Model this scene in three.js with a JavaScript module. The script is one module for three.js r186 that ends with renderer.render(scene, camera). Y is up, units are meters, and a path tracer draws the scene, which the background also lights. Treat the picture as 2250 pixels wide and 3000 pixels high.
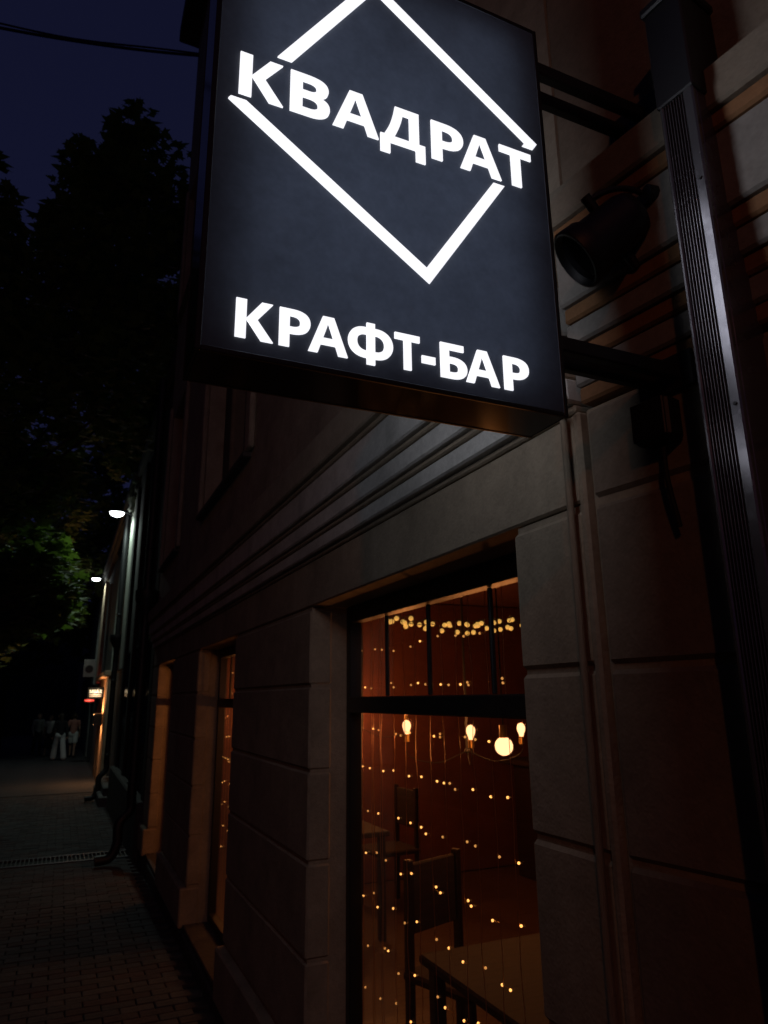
import * as THREE from 'three';
import { FontLoader } from 'three/addons/loaders/FontLoader.js';
import { mergeGeometries } from 'three/addons/utils/BufferGeometryUtils.js';
import { MarchingCubes } from 'three/addons/objects/MarchingCubes.js';
import { RectAreaLightUniformsLib } from 'three/addons/lights/RectAreaLightUniformsLib.js';

// ------------------------------------------------------------------ camera, sky, exposure
const E = 1.7;                                     // eye height above the pavement under the camera
const scene = new THREE.Scene();
const camera = new THREE.PerspectiveCamera(72.9, 3 / 4, 0.05, 300);
{
  const basis = new THREE.Matrix4().makeBasis(
    new THREE.Vector3(0.91335, -0.01117, 0.40701),
    new THREE.Vector3(-0.09546, 0.96588, 0.24074),
    new THREE.Vector3(-0.39582, -0.25873, 0.88113));
  camera.quaternion.setFromRotationMatrix(basis);
  camera.position.set(0, E, 0);
  camera.focus = 1.0; camera.userData.fStop = 11;          // a phone lens held close to the sign: the far street goes slightly soft
}
const renderer = new THREE.WebGLRenderer({ antialias: true });
renderer.toneMapping = THREE.LinearToneMapping;
renderer.toneMappingExposure = 1.0;
renderer.shadowMap.enabled = true;
RectAreaLightUniformsLib.init();
{
  const w = 128, h = 64, data = new Float32Array(w * h * 4);
  for (let j = 0; j < h; j++) {
    const up = Math.max(0, ((j + 0.5) / h - 0.5) * 2);        // 0 horizon, 1 zenith
    const k = Math.exp(-up * 1.6);
    for (let i = 0; i < w; i++) {
      const o = (j * w + i) * 4;
      data[o] = 0.0036 + 0.0038 * k; data[o + 1] = 0.0042 + 0.0044 * k; data[o + 2] = 0.0135 + 0.0165 * k; data[o + 3] = 1;
    }
  }
  const sky = new THREE.DataTexture(data, w, h, THREE.RGBAFormat, THREE.FloatType);
  sky.mapping = THREE.EquirectangularReflectionMapping; sky.magFilter = THREE.LinearFilter; sky.needsUpdate = true;
  scene.background = sky; scene.environment = sky;
}
const dusk = new THREE.DirectionalLight(0xb8c4ff, 0.004);      // the last light of the sky, long after sunset
dusk.position.set(-20, 30, 10); dusk.shadow.radius = 60; dusk.castShadow = true; scene.add(dusk, dusk.target);
Object.assign(dusk.shadow.camera, { left: -30, right: 30, top: 30, bottom: -30, near: 1, far: 120 });

// ------------------------------------------------------------------ helpers
let seed = 20240611;
const rnd = () => { seed = (seed + 0x6D2B79F5) | 0; let t = Math.imul(seed ^ (seed >>> 15), 1 | seed); t = (t + Math.imul(t ^ (t >>> 7), 61 | t)) ^ t; return ((t ^ (t >>> 14)) >>> 0) / 4294967296; };
const rr = (a, b) => a + (b - a) * rnd();
const V = (x, y, z) => new THREE.Vector3(x, y, z);
const M4 = THREE.Matrix4;

function noiseTex(n, octaves, seed0, map, srgb) {           // tileable value noise
  let s = seed0; const r = () => { s = (Math.imul(s, 1664525) + 1013904223) >>> 0; return s / 4294967296; };
  const f = new Float32Array(n * n);
  for (const [cells, amp] of octaves) {
    const g = new Float32Array(cells * cells).map(() => r() * 2 - 1);
    for (let y = 0; y < n; y++) for (let x = 0; x < n; x++) {
      const u = x / n * cells, v = y / n * cells, i = Math.floor(u), j = Math.floor(v);
      let a = u - i, b = v - j; a = a * a * (3 - 2 * a); b = b * b * (3 - 2 * b);
      const i1 = (i + 1) % cells, j1 = (j + 1) % cells;
      f[y * n + x] += amp * ((g[j * cells + i] * (1 - a) + g[j * cells + i1] * a) * (1 - b) + (g[j1 * cells + i] * (1 - a) + g[j1 * cells + i1] * a) * b);
    }
  }
  const d = new Uint8Array(n * n * 4);
  for (let k = 0; k < n * n; k++) { const c = map(f[k]); d[k * 4] = c[0]; d[k * 4 + 1] = c[1]; d[k * 4 + 2] = c[2]; d[k * 4 + 3] = 255; }
  const t = new THREE.DataTexture(d, n, n); t.wrapS = t.wrapT = THREE.RepeatWrapping; t.magFilter = THREE.LinearFilter;
  if (srgb) t.colorSpace = THREE.SRGBColorSpace; t.needsUpdate = true; return t;
}
const cl = v => Math.max(0, Math.min(255, v));
const grey = (b, a) => v => { const c = cl(b + a * v); return [c, c, c]; };
const tPlaster = noiseTex(512, [[3, 0.6], [7, 0.6], [19, 0.45], [64, 0.35], [190, 0.35]], 11, v => [cl(222 + 20 * v), cl(222 + 20 * v), cl(219 + 20 * v)], true);
const tPlasterBump = noiseTex(512, [[23, 0.5], [80, 0.4], [220, 0.6]], 12, grey(128, 90));
const tStone = noiseTex(256, [[5, 0.5], [23, 0.4], [90, 0.6]], 13, v => [cl(205 + 38 * v), cl(205 + 37 * v), cl(205 + 36 * v)], true);
const tStoneBump = noiseTex(256, [[9, 0.4], [60, 0.6]], 14, grey(128, 90));
const tMetalRough = noiseTex(256, [[7, 0.6], [31, 0.4], [120, 0.3]], 15, grey(150, 60));
const tWood = (() => {
  const n = 256, d = new Uint8Array(n * n * 4);
  for (let y = 0; y < n; y++) for (let x = 0; x < n; x++) {
    const w = 0.5 + 0.5 * Math.sin((y / n * 22 + 0.6 * Math.sin(x / n * 6.283 + y / n * 12.566)) * 6.283), q = cl(176 + 60 * w * (0.7 + 0.3 * Math.sin(y * 2.4)));
    const o = (y * n + x) * 4; d[o] = q; d[o + 1] = q * 0.96; d[o + 2] = q * 0.92; d[o + 3] = 255;
  }
  const t = new THREE.DataTexture(d, n, n); t.wrapS = t.wrapT = THREE.RepeatWrapping; t.magFilter = THREE.LinearFilter; t.colorSpace = THREE.SRGBColorSpace; t.needsUpdate = true; return t;
})();
function mat(rgb, roughness = 0.85, o = {}) {
  const m = new THREE.MeshPhysicalMaterial({ roughness, ...o }); m.color.setRGB(...rgb); return m;
}
const plaster = rgb => mat(rgb, 0.92, { map: tPlaster, bumpMap: tPlasterBump, bumpScale: 0.0018 });
const stone = rgb => mat(rgb, 0.85, { map: tStone, bumpMap: tStoneBump, bumpScale: 0.004 });
function glow(rgb, e, base = [0.8, 0.8, 0.8]) { const m = mat(base, 0.5); m.emissive.setRGB(...rgb); m.emissiveIntensity = e; return m; }

const MT = {
  wall: plaster([0.42, 0.345, 0.25]), wallUp: plaster([0.46, 0.40, 0.31]), white: plaster([0.70, 0.69, 0.65]), offWhite: plaster([0.33, 0.31, 0.28]), warmLitSoffit: plaster([0.34, 0.17, 0.075]),
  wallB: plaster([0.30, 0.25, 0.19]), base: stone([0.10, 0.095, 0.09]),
  frame: mat([0.018, 0.016, 0.015], 0.45), black: mat([0.012, 0.012, 0.014], 0.5), blackGloss: mat([0.010, 0.010, 0.012], 0.12),
  panel: mat([0.090, 0.100, 0.122], 1, { transmission: 0.5, thickness: 0, map: tPlaster }),
  postMetal: mat([0.15, 0.147, 0.158], 0.42, { metalness: 0.6, roughnessMap: tMetalRough }), 
  glass: mat([1, 1, 1], 0.02, { transmission: 1, thickness: 0, ior: 1.5 }), darkGlass: mat([0.02, 0.022, 0.028], 0.08),
  inWall: plaster([0.15, 0.042, 0.026]), inFloor: mat([0.12, 0.06, 0.03], 0.5, { map: tWood }), wood: mat([0.026, 0.009, 0.006], 0.85, { map: tWood }), woodDark: mat([0.025, 0.010, 0.006], 0.5, { map: tWood }),
  copper: mat([0.75, 0.36, 0.16], 0.3, { metalness: 0.8 }), brass: mat([0.4, 0.25, 0.08], 0.35, { metalness: 1 }),
  stoneB1: stone([0.07, 0.068, 0.065]), wallC: plaster([0.52, 0.54, 0.48]), peach: plaster([0.62, 0.44, 0.31]), grey: plaster([0.28, 0.28, 0.28]),
  bark: stone([0.06, 0.05, 0.04]), drain: mat([0.09, 0.09, 0.10], 0.45, { metalness: 0.6 }), cable: mat([0.01, 0.01, 0.012], 0.7), galv: mat([0.45, 0.46, 0.48], 0.35, { metalness: 0.9 }),
  asphalt: stone([0.05, 0.05, 0.052]), kerb: stone([0.26, 0.25, 0.24]), bed: stone([0.06, 0.055, 0.05]),
};
function triUV(g, k = 1) {                                   // uv in metres by the way each face points
  const p = g.attributes.position, n = g.attributes.normal, uv = new Float32Array(p.count * 2);
  for (let i = 0; i < p.count; i++) {
    const ax = Math.abs(n.getX(i)), ay = Math.abs(n.getY(i)), az = Math.abs(n.getZ(i));
    const [u, v] = ax >= ay && ax >= az ? [p.getZ(i), p.getY(i)] : ay >= az ? [p.getX(i), p.getZ(i)] : [p.getX(i), p.getY(i)];
    uv[2 * i] = u * k; uv[2 * i + 1] = v * k;
  }
  g.setAttribute('uv', new THREE.BufferAttribute(uv, 2)); return g;
}
function cbox(x0, x1, y0, y1, z0, z1, c = 0.004) {           // a box with chamfered edges, given by its limits (44 triangles)
  if (x0 > x1) [x0, x1] = [x1, x0]; if (y0 > y1) [y0, y1] = [y1, y0]; if (z0 > z1) [z0, z1] = [z1, z0];
  const h = [(x1 - x0) / 2, (y1 - y0) / 2, (z1 - z0) / 2], m = [(x0 + x1) / 2, (y0 + y1) / 2, (z0 + z1) / 2];
  c = Math.min(c, h[0] * 0.6, h[1] * 0.6, h[2] * 0.6);
  const out = [];
  const P = (s, ax) => { const v = [0, 0, 0]; for (let k = 0; k < 3; k++) v[k] = m[k] + s[k] * (h[k] - (k === ax ? 0 : c)); return v; };
  const tri = (a, b, d) => {
    const n = V(b[0] - a[0], b[1] - a[1], b[2] - a[2]).cross(V(d[0] - a[0], d[1] - a[1], d[2] - a[2]));
    const o = V((a[0] + b[0] + d[0]) / 3 - m[0], (a[1] + b[1] + d[1]) / 3 - m[1], (a[2] + b[2] + d[2]) / 3 - m[2]);
    n.dot(o) > 0 ? out.push(...a, ...b, ...d) : out.push(...a, ...d, ...b);
  };
  const quad = (a, b, d, e) => { tri(a, b, d); tri(a, d, e); };
  for (let ax = 0; ax < 3; ax++) for (const s of [-1, 1]) {
    const [u, v] = [(ax + 1) % 3, (ax + 2) % 3], S = (a, b) => { const q = [0, 0, 0]; q[ax] = s; q[u] = a; q[v] = b; return q; };
    quad(P(S(-1, -1), ax), P(S(1, -1), ax), P(S(1, 1), ax), P(S(-1, 1), ax));
  }
  for (let ax = 0; ax < 3; ax++) { const [u, v] = [(ax + 1) % 3, (ax + 2) % 3]; for (const a of [-1, 1]) for (const b of [-1, 1]) {
    const S = t => { const q = [0, 0, 0]; q[ax] = t; q[u] = a; q[v] = b; return q; };
    quad(P(S(-1), u), P(S(1), u), P(S(1), v), P(S(-1), v));
  } }
  for (const a of [-1, 1]) for (const b of [-1, 1]) for (const d of [-1, 1]) tri(P([a, b, d], 0), P([a, b, d], 1), P([a, b, d], 2));
  const g = new THREE.BufferGeometry(); g.setAttribute('position', new THREE.BufferAttribute(new Float32Array(out), 3)); g.computeVertexNormals();
  return triUV(g);
}
function tube(pts, r, seg = 24, rad = 8) { return new THREE.TubeGeometry(new THREE.CatmullRomCurve3(pts.map(p => p.isVector3 ? p : V(...p))), seg, r, rad, false); }
function rod(a, b, r0, r1 = r0, n = 10) {
  a = V(...a); b = V(...b); const d = b.clone().sub(a), g = new THREE.CylinderGeometry(r1, r0, d.length(), n);
  g.applyMatrix4(new M4().makeRotationFromQuaternion(new THREE.Quaternion().setFromUnitVectors(V(0, 1, 0), d.clone().normalize())));
  return g.translate((a.x + b.x) / 2, (a.y + b.y) / 2, (a.z + b.z) / 2);
}
const merge = a => mergeGeometries(a.map(g => { g = g.index ? g.toNonIndexed() : g; for (const k of Object.keys(g.attributes)) if (!['position', 'normal', 'uv'].includes(k)) g.deleteAttribute(k); return g; }));
function part(parent, name, geo, m, label) {
  const o = new THREE.Mesh(geo, m); o.name = name; o.castShadow = o.receiveShadow = true; if (label) o.userData.label = label; parent.add(o); return o;
}
const used = {};
const numbered = n => { used[n] = (used[n] ?? -1) + 1; return used[n] ? `${n}_${String(used[n]).padStart(3, '0')}` : n; };
function thing(name, label, category, group, pos = [0, 0, 0]) {
  const g = new THREE.Group(); g.name = numbered(name); g.userData = { label, category }; if (group) g.userData.group = group; g.position.set(...pos); scene.add(g); return g;
}
function one(name, geo, m, label, category, group) {
  const o = part(scene, numbered(name), geo, m); o.userData = { label, category }; if (group) o.userData.group = group; return o;
}
function structure(name) { const g = new THREE.Group(); g.name = numbered(name); g.userData = { kind: 'structure' }; scene.add(g); return g; }
function copy(src, label, pos) { const c = src.clone(); c.name = numbered(src.name.replace(/_\d{3}$/, '')); c.userData = { ...src.userData }; if (label) c.userData.label = label; if (pos) c.position.set(...pos); scene.add(c); return c; }
function point(rgb, i, x, y, z, soft = 1) { const l = new THREE.PointLight(0xffffff, i); l.color.setRGB(...rgb); l.position.set(x, y, z); l.castShadow = true; l.shadow.radius = soft; scene.add(l); return l; }
const SLOPE = 0.017, gy = z => SLOPE * Math.min(z, 8);       // the street falls away from the camera

// ------------------------------------------------------------------ ground, road, pavement
{
  const g = structure('ground');
  const s = new THREE.PlaneGeometry(240, 240, 1, 1).rotateX(-Math.PI / 2).translate(0, -0.14, -60); triUV(s, 0.5);
  part(g, 'earth', s, MT.bed); g.rotation.x = -SLOPE;
  const road = structure('road'); road.rotation.x = -SLOPE;
  part(road, 'asphalt', triUV(new THREE.PlaneGeometry(7, 130).rotateX(-Math.PI / 2).translate(-7.6, -0.13, -50), 0.7), MT.asphalt);
  const kerb = structure('kerb'); kerb.rotation.x = -SLOPE;
  for (let k = 0; k < 46; k++) part(kerb, 'kerb_stone', cbox(-4.08, -3.9, -0.16, 0.004, 1 - k, 0.006 - k, 0.012), MT.kerb);
  const pave = structure('pavement'); pave.rotation.x = -SLOPE;
  part(pave, 'paving_bed', cbox(-3.895, 1.3, -0.12, -0.022, 3, -75, 0.002), MT.bed);
  const tones = [[0.095, 0.093, 0.095], [0.078, 0.076, 0.078], [0.118, 0.115, 0.116], [0.096, 0.064, 0.062], [0.082, 0.058, 0.057]].map(c => stone(c));
  const forms = tones.map((_, k) => cbox(-0.0975, 0.0975, -0.03, 0, -0.0475, 0.0475, 0.005));
  const spots = [];
  for (let r = 0; r < 170; r++) {
    const z = -1.2 - r * 0.1; if (z > -10.45 && z < -9.85) continue;
    for (let k = -20; k < 5; k++) spots.push([k * 0.2 + (r % 2) * 0.1 - 0.02, z]);
  }
  const c = V(0.25, 0, -5.4), seen = ([x, z]) => x > -0.75 && x < 0.97 && z < -4.2;
  spots.sort((a, b) => (seen(b) - seen(a)) || (b[1] - a[1]));
  const rest = tones.map(() => []);
  spots.forEach(([x, z], i) => {
    const t = rnd() < 0.62 ? Math.floor(rnd() * 3) : 3 + Math.floor(rnd() * 2), y = rr(-0.004, 0.001), tilt = rr(-0.012, 0.012);
    if (i < 300) { const m = part(pave, 'paver', forms[t], tones[t]); m.position.set(x, y, z); m.rotation.z = tilt; }
    else rest[t].push(new THREE.BoxGeometry(0.195, 0.03, 0.095).rotateZ(tilt).translate(x, y - 0.015, z));
  });
  rest.forEach((a, t) => { const m = part(pave, 'more_pavers', triUV(merge(a)), tones[t]); m.userData.kind = 'stuff'; });
  part(pave, 'far_paving', triUV(new THREE.BoxGeometry(4.9, 0.03, 56).translate(-1.45, -0.017, -46.3)), tones[0]);
  // slotted drain across the pavement, from the downpipe towards the kerb
  const dr = thing('drain_channel', 'slotted metal drainage channel crossing the paved pavement below the dark downpipe', 'drain', null, [0, gy(-10.15), -10.15]);
  part(dr, 'tray', cbox(-3.8, 0.98, -0.10, -0.03, -0.24, 0.24, 0.003), MT.black);
  for (const z of [-0.2, 0.2]) part(dr, 'rail', cbox(-3.8, 0.98, -0.028, 0.004, z - 0.022, z + 0.022, 0.003), MT.drain);
  for (let k = 0; k < 100; k++) part(dr, 'grate_bar', cbox(-3.77 + k * 0.0475, -3.755 + k * 0.0475, -0.03, 0.002, -0.177, 0.177, 0.003), k % 4 ? MT.black : MT.frame);
}

// ------------------------------------------------------------------ the bar building on the right
const WIN = [[-1.43, -3.06], [-4.65, -6.06], [-7.58, -8.87]], END = -9.42;
const near = new M4().makeTranslation(1, 0, -1.14).multiply(new M4().makeRotationY(Math.PI / 180 * 9));   // wall section that bends back beside the camera: local z runs towards the camera, -x points to the street
const nb = (d0, d1, y0, y1, s0, s1, c) => cbox(-d0, -d1, y0, y1, s0, s1, c).applyMatrix4(near);
const bar = thing('bar_building', 'pale plastered bar building with rusticated piers, stepped cornice and warm lit windows', 'building');
{
  const Y = y => E + y;
  // ground storey: piers of stone blocks with recessed joints
  const levels = [0.40, 0.055, -0.307, -0.673, -1.04, -1.40];
  const piers = [[-1.165, WIN[0][0]], [WIN[0][1], WIN[1][0]], [WIN[1][1], WIN[2][0]], [WIN[2][1], END]];
  for (const [a, b] of piers) {
    part(bar, 'pier_core', cbox(1.010, 1.2, Y(-1.9), Y(0.41), a - 0.008, b + 0.008, 0.002), MT.wall);
    for (let k = 0; k < 5; k++) part(bar, 'stone_block', cbox(1.0, 1.105, Y(levels[k + 1]) + 0.006, Y(levels[k]) - 0.006, a, b, 0.009), MT.wall);
    part(bar, 'plinth_block', cbox(0.955, 1.105, Y(-1.69), Y(-1.412), a + 0.0, b, 0.01), MT.wall);
  }
  part(bar, 'lintel_band', cbox(1.0, 1.2, Y(0.412), Y(0.62), -1.165, END, 0.006), MT.wall);
  part(bar, 'base_course', cbox(0.975, 1.2, -0.6, Y(-1.70), -1.1, END, 0.008), MT.base);
  for (const [a, b] of WIN) part(bar, 'window_sill', cbox(0.99, 1.2, Y(-1.699), Y(-1.66), a - 0.003, b + 0.003, 0.006), MT.base);
  // cornice: stepped courses, each a fascia over a thin bed moulding
  const b = [0.62, 0.70, 0.79, 0.935, 1.10], out = [0.03, 0.056, 0.082, 0.112];
  for (let k = 0; k < 4; k++) {
    part(bar, 'bed_moulding', cbox(1.2, 1 - (k ? out[k - 1] : 0) - 0.007, Y(b[k]) + 0.001, Y(b[k]) + 0.02, -1.152, END - 0.02 * k, 0.005), MT.wall);
    part(bar, 'fascia', cbox(1.2, 1 - out[k], Y(b[k]) + 0.021, Y(b[k + 1]), -1.148, END - 0.02 * k - 0.01, 0.006), k < 3 ? MT.white : MT.wallUp);
  }
  // upper storeys
  const up = new THREE.Shape([[1.14, 1.1], [-END, 1.1], [-END, 10.5], [1.14, 10.5]].map(p => new THREE.Vector2(...p)));
  const upWin = [[4.45, 6.24], [7.80, 9.15]];
  const holes = []; for (const [u0, u1] of upWin) for (const [v0, v1] of [[1.62, 3.7], [5.2, 7.2]]) holes.push([u0, u1, v0, v1]);
  for (const [u0, u1, v0, v1] of holes) up.holes.push(new THREE.Path([[u0, v0], [u0, v1], [u1, v1], [u1, v0]].map(p => new THREE.Vector2(...p))));
  const toWall = x => new M4().makeBasis(V(0, 0, -1), V(0, 1, 0), V(1, 0, 0)).setPosition(x, E, 0);
  const uw = new THREE.ExtrudeGeometry(up, { depth: 0.3, bevelEnabled: false }).applyMatrix4(toWall(1.0));
  part(bar, 'upper_wall', uw, MT.wallUp);
  for (const [u0, u1, v0, v1] of holes) {
    const w = part(bar, 'upper_window', merge([cbox(1.15, 1.2, Y(v0), Y(v0) + 0.06, -u0, -u1), cbox(1.15, 1.2, Y(v1) - 0.06, Y(v1), -u0, -u1), cbox(1.15, 1.2, Y(v0) + 0.06, Y(v1) - 0.06, -u0, -u0 - 0.06), cbox(1.15, 1.2, Y(v0) + 0.06, Y(v1) - 0.06, -u1 + 0.06, -u1), cbox(1.152, 1.198, Y(v0) + 0.06, Y(v1) - 0.06, -(u0 + u1) / 2 - 0.03, -(u0 + u1) / 2 + 0.03)]), MT.frame);
    part(w, 'pane', cbox(1.172, 1.178, Y(v0) + 0.05, Y(v1) - 0.05, -u0 - 0.05, -u1 + 0.05, 0.001), MT.glass);
    part(w, 'dark_room_board', cbox(1.24, 1.25, Y(v0), Y(v1), -u0, -u1, 0.002), MT.black);  // black board standing in for the dark room behind the pane
    part(w, 'sill', cbox(0.94, 1.15, Y(v0) - 0.04, Y(v0) - 0.002, -u0 + 0.05, -u1 - 0.05, 0.006), MT.base);
    part(w, 'surround', cbox(0.955, 0.998, Y(v0), Y(v1) + 0.14, -u0 + 0.012, -u0 + 0.15, 0.01), MT.wallUp);
    part(w, 'surround', cbox(0.955, 0.998, Y(v0), Y(v1) + 0.14, -u1 - 0.15, -u1 - 0.012, 0.01), MT.wallUp);
  }
  part(bar, 'roof_slab', cbox(0.7, 7, Y(10.51), Y(10.8), 3.2, END - 0.2, 0.02), MT.base);
  part(bar, 'end_wall', cbox(1.31, 7, Y(1.1), Y(10.5), END, END + 0.25, 0.01), MT.wallUp);
  // near section beside the camera
  part(bar, 'near_core', nb(-0.25, -0.010, -0.6, Y(0.62), 0.006, 3.2, 0.003), MT.wall);
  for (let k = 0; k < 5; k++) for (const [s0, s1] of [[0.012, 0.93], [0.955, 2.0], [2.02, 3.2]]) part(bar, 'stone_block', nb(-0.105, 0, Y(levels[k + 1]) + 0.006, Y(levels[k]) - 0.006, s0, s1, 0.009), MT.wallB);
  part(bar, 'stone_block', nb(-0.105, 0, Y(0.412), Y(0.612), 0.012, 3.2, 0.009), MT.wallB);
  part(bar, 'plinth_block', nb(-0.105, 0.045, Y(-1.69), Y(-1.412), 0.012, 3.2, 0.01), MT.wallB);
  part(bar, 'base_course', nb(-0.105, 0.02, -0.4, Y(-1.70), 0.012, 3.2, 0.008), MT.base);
  const nbv = [0.63, 0.725, 0.82, 1.025, 1.16], nout = [0.012, 0.028, 0.044, 0.062];
  for (let k = 0; k < 4; k++) {
    part(bar, 'bed_moulding', nb(-0.25, (k ? nout[k - 1] : 0) + 0.006, Y(nbv[k]) + 0.001, Y(nbv[k]) + 0.040, 0.004, 3.2, 0.006), MT.warmLitSoffit, 'bed moulding of the cornice with warm light on its underside painted in');  // warm light on the undersides is put into this colour
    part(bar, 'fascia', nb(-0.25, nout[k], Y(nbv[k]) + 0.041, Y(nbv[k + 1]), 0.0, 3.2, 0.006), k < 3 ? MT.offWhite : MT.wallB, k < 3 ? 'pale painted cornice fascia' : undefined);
  }
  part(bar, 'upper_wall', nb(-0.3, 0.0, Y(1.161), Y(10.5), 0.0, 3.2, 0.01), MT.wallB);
  part(bar, 'corner_strip', cbox(0.992, 1.2, Y(-1.69), Y(0.618), -1.163, -1.14, 0.006), MT.wall);
  // rooms behind the windows
  part(bar, 'room_floor', cbox(1.2, 6, -0.35, Y(-1.72), 2.9, END + 0.26, 0.003), MT.inFloor);
  part(bar, 'room_ceiling', cbox(1.302, 6, Y(1.0), Y(1.09), 2.9, END + 0.26, 0.003), MT.inWall);
  part(bar, 'room_back_wall', cbox(5.8, 6, Y(-1.71), Y(0.99), 2.9, END + 0.26, 0.003), MT.inWall);
  part(bar, 'room_end_wall', cbox(1.201, 5.79, Y(-1.71), Y(0.99), END + 0.26, END + 0.4, 0.003), MT.inWall);
  part(bar, 'room_end_wall', cbox(1.6, 5.79, Y(-1.71), Y(0.99), 2.7, 2.9, 0.003), MT.inWall);
  part(bar, 'room_partition', cbox(2.6, 5.79, Y(-1.71), Y(0.99), -6.9, -6.75, 0.003), MT.inWall);
  // the tall windows
  for (const [z0, z1] of WIN) {
    const yb = Y(-1.655), yt = Y(0.412), x0 = 1.175, x1 = 1.235;
    const w = part(bar, 'shop_window', merge([cbox(x0, x1, yb, yt, z0, z0 - 0.045), cbox(x0, x1, yb, yt, z1 + 0.045, z1), cbox(x0, x1, yt - 0.075, yt, z0 - 0.046, z1 + 0.046), cbox(x0, x1, yb, yb + 0.06, z0 - 0.046, z1 + 0.046)]), MT.frame, 'dark frame of a tall shop window');
    part(w, 'transom', cbox(x0 - 0.012, x1, Y(-0.062), Y(0.006), z0 - 0.046, z1 + 0.046, 0.005), MT.frame);
    part(w, 'pane', cbox(1.203, 1.209, yb + 0.055, Y(-0.06), z0 - 0.04, z1 + 0.04, 0.001), MT.glass);
    part(w, 'pane', cbox(1.203, 1.209, Y(0.004), yt - 0.07, z0 - 0.04, z1 + 0.04, 0.001), MT.glass);
    const L = z0 - z1;
    for (const f of [0.27, 0.53, 0.76]) part(w, 'mullion', cbox(1.198, 1.214, Y(0.007), yt - 0.076, z0 - L * f - 0.006, z0 - L * f + 0.006, 0.003), MT.frame);
  }
}
// thin painted conduit beside the corner joint
one('conduit_pipe', merge([rod([0.982, E - 1.68, -1.18], [0.982, E + 0.615, -1.18], 0.0085), rod([0.982, E + 0.615, -1.18], [0.94, E + 0.632, -1.12], 0.0085)]), MT.wall, 'thin painted vertical conduit on the pier right of the near window', 'pipe');

// ------------------------------------------------------------------ ribbed metal post, junction box, spotlight
{
  const p = thing('metal_post', 'ribbed metal post with smooth edges and a black box around its top, standing against the wall', 'post');
  const d = 0.103, s0 = 0.344, s1 = 0.414, y0 = gy(-1) - 0.02, y1 = E + 1.33;
  part(p, 'core', nb(-0.01, d - 0.013, y0, y1, s0 + 0.003, s1 - 0.001, 0.003), MT.postMetal);
  part(p, 'edge_strip', nb(d - 0.013, d + 0.002, y0, y1, s0, s0 + 0.008, 0.003), MT.postMetal);
  part(p, 'edge_strip', nb(d - 0.013, d + 0.002, y0, y1, s1 - 0.021, s1, 0.003), MT.postMetal);
  for (let k = 0; k < 7; k++) part(p, 'rib', nb(d - 0.013, d + 0.001, y0, y1, s0 + 0.0112 + k * 0.0057, s0 + 0.0112 + k * 0.0057 + 0.0019, 0.0009), MT.postMetal);
  for (const y of [0.46, 0.9]) part(p, 'screw', new THREE.CylinderGeometry(0.003, 0.003, 0.004, 8).rotateZ(Math.PI / 2).translate(-d - 0.003, E + y, s1 - 0.01).applyMatrix4(near), MT.black);
  part(p, 'cap', nb(-0.01, d + 0.012, y1, y1 + 0.02, s0 - 0.01, s1 + 0.01, 0.004), MT.black);
  part(p, 'upper_box', nb(-0.012, d + 0.006, E + 1.10, y1 - 0.001, s0 - 0.004, s1 + 0.004, 0.003), MT.black, 'black box around the top of the post');  // plain black box drawn around the upper end of the post
  part(p, 'wall_clamp', nb(0.001, 0.09, E + 1.20, E + 1.24, s0 - 0.006, s0 + 0.002, 0.003), MT.black);

  const j = thing('junction_box', 'small black cable junction box on the wall below the sign arms', 'box');
  part(j, 'box', nb(0.002, 0.05, E + 0.47, E + 0.555, 0.165, 0.245, 0.006), MT.black);
  part(j, 'lid', nb(0.05, 0.058, E + 0.473, E + 0.552, 0.168, 0.242, 0.003), MT.black);
  part(j, 'cable', tube([[1.012, E + 0.48, -0.93], [1.0, E + 0.40, -0.92], [1.012, E + 0.30, -0.915]], 0.005), MT.cable);

  const s = thing('spotlight', 'unlit black cylindrical spotlight on a curved yoke between the sign and the post', 'spotlight');
  const a = V(0.985, E + 0.965, -0.90), b = V(0.87, E + 0.86, -0.975), ax = b.clone().sub(a).normalize();
  const lathe = new THREE.LatheGeometry([[0, 0], [0.03, 0.0], [0.05, 0.012], [0.056, 0.03], [0.058, 0.12], [0.064, 0.13], [0.066, 0.165], [0.058, 0.167], [0.056, 0.135], [0, 0.13]].map(p => new THREE.Vector2(...p)), 28);
  const turn = new M4().makeRotationFromQuaternion(new THREE.Quaternion().setFromUnitVectors(V(0, 1, 0), ax)).setPosition(a);
  part(s, 'housing', lathe.applyMatrix4(turn), MT.black);
  part(s, 'lens', new THREE.CylinderGeometry(0.055, 0.055, 0.004, 28).translate(0, 0.15, 0).applyMatrix4(turn), MT.darkGlass);
  const side = ax.clone().cross(V(0, 0, 1)).normalize(), mid = a.clone().addScaledVector(ax, 0.07), back = ax.clone().negate();
  const arc = []; for (let k = 0; k <= 12; k++) { const t = -Math.PI / 2 + Math.PI * k / 12; arc.push(mid.clone().addScaledVector(side, 0.078 * Math.sin(t)).addScaledVector(back, 0.105 * Math.cos(t))); }
  part(s, 'yoke', tube(arc, 0.006, 40, 8), MT.black);
  for (const k of [-1, 1]) part(s, 'knob', rod(mid.clone().addScaledVector(side, k * 0.05).toArray(), mid.clone().addScaledVector(side, k * 0.09).toArray(), 0.011), MT.black);
  const top = mid.clone().addScaledVector(back, 0.105);
  part(s, 'wall_mount', merge([rod(top.toArray(), [1.03, top.y + 0.0, top.z + 0.02], 0.008), rod([0.985, top.y, top.z + 0.012], [1.03, top.y, top.z + 0.02], 0.02)]), MT.black);
}

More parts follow.
